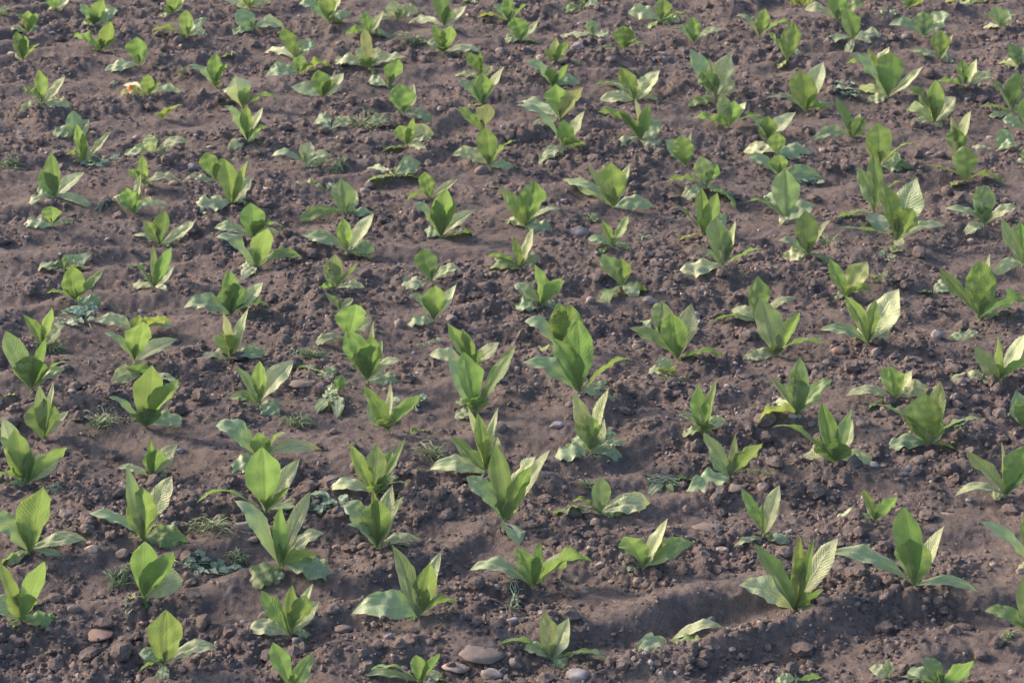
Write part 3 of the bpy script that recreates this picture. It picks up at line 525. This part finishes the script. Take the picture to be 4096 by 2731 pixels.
2400 1250|dark glossy plant at the border with curled bluish tip|u 2352 760 150 g|s 2065 1000 100 g|u 2300 1090 180 d|s 2560 1000 140 d
2400 700|border plant showing its bluish left arm|s 2050 325 100 b|u 2400 200 140 g|l 2290 670 60 p
1290 1580|dried greyish leaves at the lower edge|b 1140 1460 90 p|b 1290 1395 70 p
1720 1660|plant at the lower edge with bright rounded leaf|u 1950 1420 200 g|s 1380 1530 100 d|b 1570 1400 110 d|s 1450 1480 110 b|e 1680 1480 60 g
560 1620|pale green leaf tips showing at the lower edge|s 400 1560 70 p|u 760 1530 90 g
"""
STONES = """
@0 1931
1905 360 210 120 k|large rounded pinkish grey stone
780 1210 270 100 r|long reddish flat stone
520 265 130 100 k|flat buff grey stone
680 390 100 90 n|dark rounded stone
720 535 130 80 t|tan rounded stone half in soil
965 570 130 110 n|brown rounded stone
585 1010 120 90 r|reddish slanted stone
250 1545 100 60 b|bluish stone at the lower edge
2330 1275 110 95 b|smooth blue grey pebble
1990 455 110 60 n|flat brown stone
@965 1931
755 530 90 60 t|small tan pebble
960 530 120 75 n|brown stone beside leaf base
800 1175 160 75 n|flat grey brown stone
1155 1235 90 80 b|grey pebble in loose soil
1040 1130 75 70 t|orange tan pebble
2005 855 75 48 k|pale grey pebble
2135 1125 120 90 b|angular grey stone below withered weed
2048 1120 60 60 t|pinkish pebble
1960 1535 190 110 k|large pale pinkish stone
1690 1475 260 90 t|long pale stone slab
2145 1430 110 115 b|upright grey stone
1880 1350 360 150 n|broad soil crusted stone
@1930 1931
885 350 110 70 t|angular tan stone
920 655 90 55 t|oval tan pebble
1215 795 90 60 t|thin tan stone leaning on another
1285 825 90 80 n|grey round stone, tilted
1595 225 65 80 t|orange pebble
1760 375 250 85 n|wide flat brown stone
1880 550 110 75 t|tan stone beside small leaf
1790 1095 90 80 b|grey pebble in row
750 1515 220 140 b|large blue grey stone at the lower edge
1120 1425 190 100 r|dark reddish brown stone
1120 610 120 100 r|pinkish broken stone
800 870 80 50 b|small grey stone in shadow
2190 70 115 90 t|rounded half tan half grey stone
1980 80 150 100 n|humped brown stone
@2896 1931
548 290 60 36 w|small whitish chip
512 405 90 60 b|purple grey pebble
1085 215 75 110 t|bright orange buff stone
1380 235 80 60 r|pinkish pebble
1240 925 100 90 r|orange brown lump
2320 720 80 90 t|tan stone near border
2110 665 80 60 t|buff pebble
1730 262 100 40 t|thin tan stone
540 1500 75 60 n|brown pebble on smooth soil
@965 1290
470 512 200 90 t|long pinkish tan stone
720 875 100 80 t|pinkish pebble
895 1160 115 110 r|round orange brown stone
2020 835 140 110 n|dark grey stone
1380 415 52 26 w|tiny pale chip
-480 1015 75 62 b|round blue grey pebble
-1320 560 90 50 b|flat bluish stone
@1930 1290
580 815 140 75 w|lavender white flat stone
1015 845 80 55 b|small lavender grey stone
680 665 70 40 k|little pale pebble
1500 548 72 50 t|oval tan pebble
1230 185 110 90 n|rounded brown stone
930 475 130 80 n|brown wedge shaped stone
2010 440 100 110 b|purple grey slanted stone
685 765 95 80 n|greyish lump
1620 985 75 85 t|tan orange pebble
1600 1490 65 70 t|small orange lump
@2896 1290
1670 115 120 110 k|tall pinkish grey stone
1855 512 80 75 k|pale grey stone by leaf tip
2165 762 115 110 t|egg shaped tan stone
1075 812 90 80 t|tan pebble in dark soil
1805 630 75 85 b|grey purple pebble
540 755 90 60 k|pinkish pebble under leaf
685 820 80 70 b|lavender pebble
1180 1135 110 90 b|grey stone behind leaf tip
1400 1205 95 50 b|flat grey stone
905 250 150 90 r|orange brown clod
1190 265 80 90 t|buff stone
1185 350 110 70 n|purplish stone
@0 640
385 345 105 75 t|pinkish stone behind bright seedling
1175 265 85 62 n|grey brown pebble
1508 75 90 120 b|large flat purple grey stone
1370 200 110 70 n|grey stone under long leaf
850 645 65 38 t|small tan chip
2100 270 85 40 t|pinkish white chip
1690 735 75 60 t|tan pebble left of ridge
@965 640
1885 95 125 110 n|round brown stone touching plant base
980 275 115 75 k|angular grey stone
1650 1265 120 95 b|lavender grey stone beside leaf stem
1240 1310 90 100 t|buff stone under pale leaf
390 1180 70 50 k|pale grey pebble
540 1262 80 70 n|round brown pebble
@1930 640
765 585 160 110 k|large pale grey boulder like stone
1395 785 130 110 n|dark brown angular stone
1320 1115 150 85 b|broad lavender grey stone
850 1125 90 80 t|orange tan stone
1680 1235 95 70 b|lavender pebble
640 348 62 46 b|small grey pebble
1220 1472 120 60 n|low brown stone
@2896 640
780 895 90 42 k|pale flat stone
1615 1172 62 58 b|lilac pebble
1935 658 60 50 t|grey tan pebble
1440 990 80 30 t|thin pinkish chip
@0 0
1082 1105 95 48 t|oval pinkish stone
730 1070 80 52 t|tan stone near curved plant
408 276 62 30 w|pale flat chip
1280 65 70 80 t|pinkish stone beside dark seedling
1405 355 95 75 n|brown stone at plant foot
170 1065 90 75 b|grey stone in hollow
1655 1175 75 38 k|thin grey stone
@965 0
1435 485 90 62 t|orange tan stone
775 372 85 62 n|tan brown stone
2120 555 62 42 t|tan chip
1560 870 60 50 b|little grey pebble
@1930 0
745 395 115 85 k|rounded pinkish grey stone
935 340 95 50 k|pale grey slab under leaf
775 335 50 50 t|bright orange pebble
1420 492 110 80 k|pale purplish stone
1410 435 90 36 t|flat pink chip
460 480 85 62 t|pinkish tan stone
1000 492 105 60 n|greyish pink stone
550 1295 130 85 n|rounded brown clod
140 415 85 60 b|grey stone beside tall plant
760 205 44 34 w|bright white scrap
@2896 0
935 668 130 46 t|long pinkish white stone
1430 328 90 62 b|lilac stone
2078 1092 80 46 k|pale pinkish pebble
775 1195 72 50 t|pinkish pebble beside flat leaf
1610 1218 70 36 k|thin pale pebble
1845 1445 120 56 r|pinkish slab under leaf
"""
WEEDS = """
@965 1931
690 270 330 b|bluish cut weeds heaped behind plant
2140 970 190 v|tangled wilted vine hanging down the ridge
@0 1931
1640 700 330 b|grey blue wilted weed leaves
950 800 260 g|thin grassy weed with curling blades
1870 640 180 g|tuft of fine wilted grass
1650 420 380 g|long arched dry grass stems
@0 1290
810 810 300 g|grassy weed with fanned blades
440 240 240 g|flattened grey weed stems
2330 290 120 b|small pale weed sprig
@965 1290
1330 660 280 b|bluish weed leaves on bare soil
1500 1070 280 g|low green feathery weed
440 830 240 g|faint dry weed
560 310 230 g|limp wilted weed
2010 490 120 b|small bluish weed behind plant
@1930 1290
1500 490 150 g|small green weed under lush plant
1440 1290 240 v|trailing wilted stem
830 1310 100 g|thin blue green stem
@2896 1290
1850 860 90 g|tiny dark green weed
@0 640
640 1280 330 b|blue grey weeds with pale roots
820 380 110 b|grey weed scrap
780 60 260 b|pale bluish weed patch
100 90 200 g|faint weed stems
@965 640
1490 1470 150 v|blue green curled stem on soil
760 100 180 g|dark weed wisps
@1930 640
1265 650 110 b|small blue weed
870 500 120 g|pale green sprig
@2896 640
830 680 170 g|dark feathery weed beside plant
1220 970 150 g|silvery weed with fanned stalks
650 200 200 b|bluish weed under striped leaf
@0 0
895 690 60 b|tiny bluish weed
1460 600 120 g|wispy grass tuft
@965 0
1370 370 280 g|dry weed heap behind broad plant
1000 1030 300 g|flat dry weeds among limp leaves
@2896 0
950 740 260 b|pale flattened weeds
@2896 1931
2220 1240 110 g|small grass sprig near border
"""
def parse(txt):
    ox = oy = 0
    for line in txt.strip().split('\n'):
        if line.startswith('@'):
            ox, oy = map(float, line[1:].split()); continue
        yield ox, oy, line.split('|')
TS = 1.96
# ---------------------------------------------------------------- leaves
def profile(t, kind):
    w = (t+.02)**kind[0]*(1.0-t)**kind[1]
    return w
def leaf_mesh(P0, P1, Pc, width, adax, fold, twist, wav, seed, curl=0.0):
    """leaf as a bent sheet from P0 to P1; adax = side its upper face looks to"""
    r = random.Random(seed); nt_, ns = 20, 8
    k = (r.uniform(1.0, 1.5), r.uniform(.95, 1.3)); tm = k[0]/(k[0]+k[1]); wm = profile(tm, k)
    p1, p2, p3 = (r.uniform(0, 6.28) for _ in range(3)); f1 = r.uniform(2.2, 3.6); f2 = r.uniform(5, 8)
    V = []; U = []; L = (P1-P0).length
    asym = r.uniform(-.12, .12); ed = r.uniform(.0, .07); crump = r.uniform(.03, .13)+(.08 if wav > .15 else 0)
    for i in range(nt_+1):
        t = i/nt_
        c = P0*(1-t)**2+Pc*(2*t*(1-t))+P1*t*t
        T = ((Pc-P0)*(1-t)+(P1-Pc)*t).normalized()
        n = (adax-T*adax.dot(T))
        n = n.normalized() if n.length > 1e-4 else Vector((0, 0, 1))
        n = Matrix.Rotation(twist*(t-.3), 3, T) @ n
        S = T.cross(n).normalized()
        hwid = max(.5*width*profile(t, k)/wm, .055*width*(1-t)+.002*width)
        for j in range(ns+1):
            s = -1+2*j/ns; a = abs(s)
            side = p1 if s < 0 else p2
            edge = 1+ed*math.sin(11*t+side*3)*a+.4*ed*math.sin(23*t+side)*a
            edge += .07*math.sin(7.5*t+side*5)*a*a*t
            x = s*hwid*edge*(1+asym*s)
            ang = fold*(1-.35*t)
            off = a*hwid*math.sin(ang)*(1-.25*a)
            x *= math.cos(ang*.8)
            off += wav*hwid*a*a*(math.sin(f1*6.28*t+side)+.45*math.sin(f2*6.28*t+side*2))*min(1, 4*t*(1.15-t))
            off += .020*L*math.sin(5*t+p3)+crump*hwid*(math.sin(5.3*s+9*t+p1)*math.sin(11*t-3.1*s+p2)+.6*math.sin(13*s*a+17*t+p3)*a)
            off -= curl*L*max(0, t-.45)**2*2
            V.append(c+S*x+n*off); U.append((j/ns, t))
    F = []
    for i in range(nt_):
        for j in range(ns):
            q = i*(ns+1)+j; F.append((q, q+1, q+ns+2, q+ns+1))
    return V, F, U
def tube(path, rad, n=6):
    V = []; F = []; m = len(path)
    for i, p in enumerate(path):
        T = (path[min(i+1, m-1)]-path[max(i-1, 0)]).normalized()
        a = T.orthogonal().normalized(); b = T.cross(a)
        rr = rad[i] if isinstance(rad, (list, tuple)) else rad
        for k in range(n):
            an = 6.2832*k/n; V.append(p+(a*math.cos(an)+b*math.sin(an))*rr)
    for i in range(m-1):
        for k in range(n):
            F.append((i*n+k, i*n+(k+1) % n, (i+1)*n+(k+1) % n, (i+1)*n+k))
    F.append(tuple(range(n))[::-1]); F.append(tuple((m-1)*n+k for k in range(n)))
    return V, F, [(.8, .5)]*len(V)
CAMP = Vector((0, 0, CAM_H))
def build_leaf(root, base, bu, bv, kind, tu, tv, w, col, seed, stem_h):
    r = random.Random(seed)
    m = px2m(base); L = math.hypot(tu-bu, tv-bv)*m; wid = w*m*1.06
    tocam = (CAMP-base); tocam.z = 0; tocam.normalize()
    up = Vector((0, 0, 1))
    if kind in 'ubes': tu = bu+(tu-bu)*1.06; tv = bv+(tv-bv)*1.10
    if kind in 'ube' or kind in 'd':
        lean = {'u': -.16, 'b': .30, 'e': .05, 'd': -.45}[kind]
        if kind == 'd':
            L2 = max(L, wid*.9); dirx = (tu-bu)/max(1, math.hypot(tu-bu, tv-bv))
            if L < wid*.9:
                sc_ = wid*.9/max(L, 1e-4); tu = bu+(tu-bu)*sc_; tv = bv+(tv-bv)*sc_
            L = L2
        P1 = at_depth(tu, tv, base.y+lean*L)
    elif kind == 's':
        P1 = at_depth(tu, tv, base.y+r.uniform(-.12, .20)*L)
    else:
        gp = ground_at(tu, tv, .012)
        yy = base.y+max(-1.1*L, min(.9*L, gp.y-base.y)); P1 = at_depth(tu, tv, yy)
    zg = hb(P1.x, P1.y)+.03
    if P1.z < zg:
        g2 = ground_at(tu, tv, .022); P1 = Vector((g2.x, g2.y, hb(g2.x, g2.y)+.028))
    out = Vector((P1.x-base.x, P1.y-base.y, 0)); out = out.normalized() if out.length > 1e-4 else tocam
    P0 = base+up*(stem_h*r.uniform(.2, .9))+out*.004
    D = P1-P0; L = D.length
    if kind == 'u':
        Pc = P0+D*.5+up*.05*L-tocam*(-.06)*L; adax = (-tocam*.9+up*.35)
        side = Vector((D.x, 0, 0)); adax -= side.normalized()*.5*min(1, side.length/L*1.2) if side.length > 1e-4 else Vector()
        fold = r.uniform(.15, .75); tw = r.uniform(-.5, .5); wav = .11; width = wid*1.12
    elif kind == 'b':
        Pc = P0+D*.45+up*.12*L; adax = tocam*.8+up*.5
        adax -= Vector((D.x, 0, 0))*(.7/max(L, .01)); fold = r.uniform(.2, .5); tw = r.uniform(-.4, .4); wav = .10; width = wid*1.25
    elif kind == 'e':
        Pc = P0+D*.5-up*.02*L+Vector((D.x, 0, 0))*.15
        sgn = -1 if D.x > 0 else 1
        adax = Vector((sgn*.8, 0, .15))+tocam*.62; fold = r.uniform(.55, .8); tw = r.uniform(-.2, .2); wav = .10; width = wid*1.7
    elif kind == 'd':
        Pc = P0+D*.45+up*.10*L; adax = up*.8-tocam*.6; fold = r.uniform(.15, .4); tw = r.uniform(-.3, .3); wav = .10; width = wid*1.25
    elif kind == 's':
        Pc = P0+D*.5+up*.24*L*r.uniform(.7, 1.4)
        sg = 1 if tu > bu else -1
        face = .30+1.5*w/max(1, math.hypot(tu-bu, tv-bv))
        adax = up*1.0+tocam*face*(-1 if (col in 'gdy' and r.random() < .75) else 1)-Vector((sg, 0, 0))*.35
        fold = r.uniform(.15, .6); tw = r.uniform(-.4, .4); wav = .20; width = wid*1.15
    else:
        Pc = P0+D*.5+up*.17*L*r.uniform(.7, 1.5)
        adax = up*1.0+tocam*(r.uniform(.3, .8) if col in 'pb' or r.random() < .4 else -r.uniform(.3, .7))
        fold = r.uniform(-.3, .35); tw = r.uniform(-.5, .5); wav = .28; width = wid*1.30
    width = min(width, .85*L) if kind in 'usbl' else width
    width = max(width, .14*L)
    inv = -root.location
    V, F, U = leaf_mesh(P0+inv, P1+inv, Pc+inv, width, adax, fold, tw, wav, seed, curl={'l': .45*r.random(), 's': .28*r.random()}.get(kind, .10*r.random()))
    return mesh_obj('leaf', V, F, MAT[col], root, uvs=U)
cnt = 0; LOOKS = []
for ox, oy, f in parse(PLANTS):
    bx, by = map(float, f[0].split()); bu, bv = ox+bx/TS, oy+by/TS
    cnt += 1
    base = ground_at(bu, bv); base.z = hf(base.x, base.y)-.004
    root = empty('tobacco_plant', base)
    specs = [q.split() for q in f[2:]]
    ups = [q for q in specs if q[0] in 'ub']
    sh = .03+.02*random.random() if ups else .012
    pts = [Vector((0, 0, -.015)), Vector((random.uniform(-.003, .003), 0, sh*.4)), Vector((random.uniform(-.006, .006), random.uniform(-.004, .004), sh))]
    V, F, U = tube(pts, [.0075, .006, .0035], 7); mesh_obj('stem', V, F, MAT['stem'], root, uvs=U)
    for i, q in enumerate(specs):
        build_leaf(root, base, bu, bv, q[0], ox+float(q[1])/TS, oy+float(q[2])/TS, float(q[3])/TS, q[4], cnt*31+i, sh)
    if len(ups) > 0:      # small young leaves in the heart
        mpx = px2m(base); Ls = max(math.hypot(float(q[1])-bx, float(q[2])-by) for q in ups)/TS*mpx
        for k in range(2):
            a = random.uniform(0, 6.28); l = Ls*random.uniform(.30, .45)
            d = Vector((math.cos(a)*.25, math.sin(a)*.25, 1)); P0 = Vector((0, 0, sh*.7)); P1 = P0+d*l
            V, F, U = leaf_mesh(P0, P1, P0+d*l*.5+Vector((0, 0, .01)), l*.3, Vector((-d.x, -d.y, .15)), .7, .2, .05, cnt*77+k)
            mesh_obj('leaf', V, F, MAT['g' if k else 'p'], root, uvs=U)
    if 'roots' in f[1]:
        Vs, Fs = [], []
        for k in range(34):
            a = random.uniform(-2.9, -.2); l = random.uniform(.04, .10); q = Vector((random.uniform(-.02, .02), -.01, .012)); path = [q]
            for z in range(5): q = q+Vector((math.cos(a)*.8, math.sin(a), random.uniform(-.25, .12)))*l/5; a += random.uniform(-.5, .5); path.append(q.copy())
            V, F, U = tube(path, [.002, .0018, .0015, .0012, .001, .0006], 3); n0 = len(Vs); Vs += V; Fs += [tuple(z+n0 for z in ff) for ff in F]
        ro = mesh_obj('roots', Vs, Fs, MAT['straw'], root, uvs=[(.8, .5)]*len(Vs)); ro['kind'] = 'stuff'
    lab = make_label('tobacco plant', f[1], bu, max(0, min(2731, bv)))
    root['label'] = lab; root['category'] = 'plant'; root['group'] = 'young tobacco plants set out over the field'
# ---------------------------------------------------------------- stones
iv, if_ = ico(3)
def stone_mesh(a, b, c, seed, angular):
    r = np.random.default_rng(seed); v = iv.copy()
    for _ in range(10 if angular else 5):        # cut facets
        n = r.normal(size=3); n /= np.linalg.norm(n); d = r.uniform(.62, .85) if angular else r.uniform(.78, .95)
        k = v@n; over = np.clip(k-d, 0, None); v = v-over[:, None]*n[None]*.92
    o = r.uniform(0, 50, 3)
    nz = sum(amp*(vnoise(v[:, 0]*s+o[0], v[:, 1]*s+o[1]+v[:, 2]*s*1.3, seed)-.5) for s, amp in ((1.5, .30), (4, .12), (9, .05)))
    v = v*(1+nz[:, None]); return v*np.array([a, b, c])
for i, (ox, oy, f) in enumerate(parse(STONES)):
    x, y, w, h, col = f[0].split(); x, y, w, h = map(float, (x, y, w, h))
    u, v, wp, hp = ox+x/TS, oy+y/TS, w/TS, h/TS
    wp *= .92; hp *= .92; p = ground_at(u, v+hp*.22); m = px2m(p); a = wp*m/2*1.02; b = a*.72; hh = hp*m/2
    c = math.sqrt(max((.45*hh)**2, (hh**2-(b*.5)**2)/.75)) if hh > b*.5 else hh*.6
    if hh < b*.5: b = hh*1.5
    c = min(c, a*1.25)
    V = stone_mesh(a, b, c, 900+i, i % 3 != 0)
    o = mesh_obj('stone', V, [tuple(map(int, q)) for q in if_], MAT['s'+col])
    zs = h_full(p.x+np.array([0, a, -a, 0, 0])*.7, p.y+np.array([0, 0, 0, b, -b])*.7)
    o.location = (p.x, p.y, float(zs.mean())+c*.20); o.rotation_euler = (random.uniform(-.15, .15), random.uniform(-.12, .12), random.uniform(-.35, .35))
    if 'scrap' in f[1]: o.name = 'white_scrap'; o['category'] = 'scrap'
    else: o['category'] = 'stone'; o['group'] = 'stones lying on the soil'
    o['label'] = make_label('stone', f[1], u, v)
# ---------------------------------------------------------------- weeds
def weed_leaf_data(l, w, seed):
    return leaf_mesh(Vector((0, 0, 0)), Vector((0, l, -.01)), Vector((0, l*.5, l*.18)), w, Vector((0, 0, 1)), .3, .4, .18, seed)
wl_meshes = []
for k in range(5):
    V, F, U = weed_leaf_data(1.0, random.uniform(.34, .55), 500+k)
    o = mesh_obj('leaf', V, F, MAT['weed'], None, uvs=U); wl_meshes.append(o.data); bpy.data.objects.remove(o)
for i, (ox, oy, f) in enumerate(parse(WEEDS)):
    x, y, w, st = f[0].split(); x, y, w = float(x), float(y), float(w)
    u, v = ox+x/TS, oy+y/TS; p = ground_at(u, v); p.z = hf(p.x, p.y); m = px2m(p); R = w/TS*m/2*1.25
    root = empty('weed', p); r = random.Random(i+40)
    def gz(px_, py_): return hf(p.x+px_, p.y+py_)-p.z
    path = []
    Vs, Fs, Us = [], [], []
    def addtube(path, rad, n=4):
        V, F, U = tube(path, rad, n); k = len(Vs); Vs.extend(V); Fs.extend([tuple(q+k for q in ff) for ff in F]); Us.extend(U)
    nst = {'b': 9, 'g': 44, 'v': 4}[st]
    if st == 'v':
        horizontal = 'trailing' in f[1] or 'curled' in f[1]
        for s_ in range(nst):
            path = []
            for k in range(9):
                t = k/8-.5
                if horizontal: a_, b_ = t*2*R, .3*R*math.sin(5*t+s_)+r.uniform(-.01, .01)
                else: a_, b_ = .25*R*math.sin(6*t+s_)+r.uniform(-.01, .01), t*3.4*R
                path.append(Vector((a_, b_, gz(a_, b_)+.012+r.uniform(0, .02))))
            addtube(path, .003)
            for k in range(0, 9, 1 if not horizontal else 3):
                o = bpy.data.objects.new('leaf', wl_meshes[(k+s_) % 5]); C.objects.link(o); o.parent = root
                q = path[k]; o.location = q; l = R*r.uniform(.25, .5); o.scale = (l, l, l); o.rotation_euler = (r.uniform(-.8, .8), r.uniform(-1, 1), r.uniform(0, 6.28))
    else:
        for s_ in range(nst):
            a = r.uniform(0, 6.28); l = R*r.uniform(.5, 1.1); c0 = Vector((r.uniform(-.4, .4)*R, r.uniform(-.3, .3)*R, 0)); bend = r.uniform(-1.2, 1.2)
            path = []
            hgt = r.uniform(.15, .5) if st == 'g' else .08
            for k in range(6):
                t = k/5; aa = a+bend*t; q = c0+Vector((math.cos(aa), math.sin(aa)*.8, 0))*l*t
                q.z = gz(q.x, q.y)+.006+hgt*l*math.sin(math.pi*t*.9); path.append(q)
            addtube(path, [.0036, .0034, .003, .0027, .002, .001] if st == 'g' else [.004]*6, 3)
        if st == 'b':
            for k in range(max(6, int(22*min(1.3, w/300)))):
                o = bpy.data.objects.new('leaf', wl_meshes[k % 5]); C.objects.link(o); o.parent = root
                rad = R*math.sqrt(r.random())*.75; an = r.uniform(0, 6.28); qx, qy = rad*math.cos(an), rad*math.sin(an)*.7
                l = R*r.uniform(.36, .70); o.scale = (l, l, l); o.location = (qx, qy, gz(qx, qy)+.012+r.uniform(0, .02)); o.rotation_euler = (r.uniform(-.3, .5), r.uniform(-.5, .5), an+r.uniform(-1.6, 1))
    o = mesh_obj('stems', Vs, Fs, MAT['straw' if st == 'g' else 'weed'], root, uvs=Us); o['kind'] = 'stuff'
    root['label'] = make_label('weed', f[1], u, v); root['category'] = 'weed'; root['group'] = 'weeds between the tobacco plants'
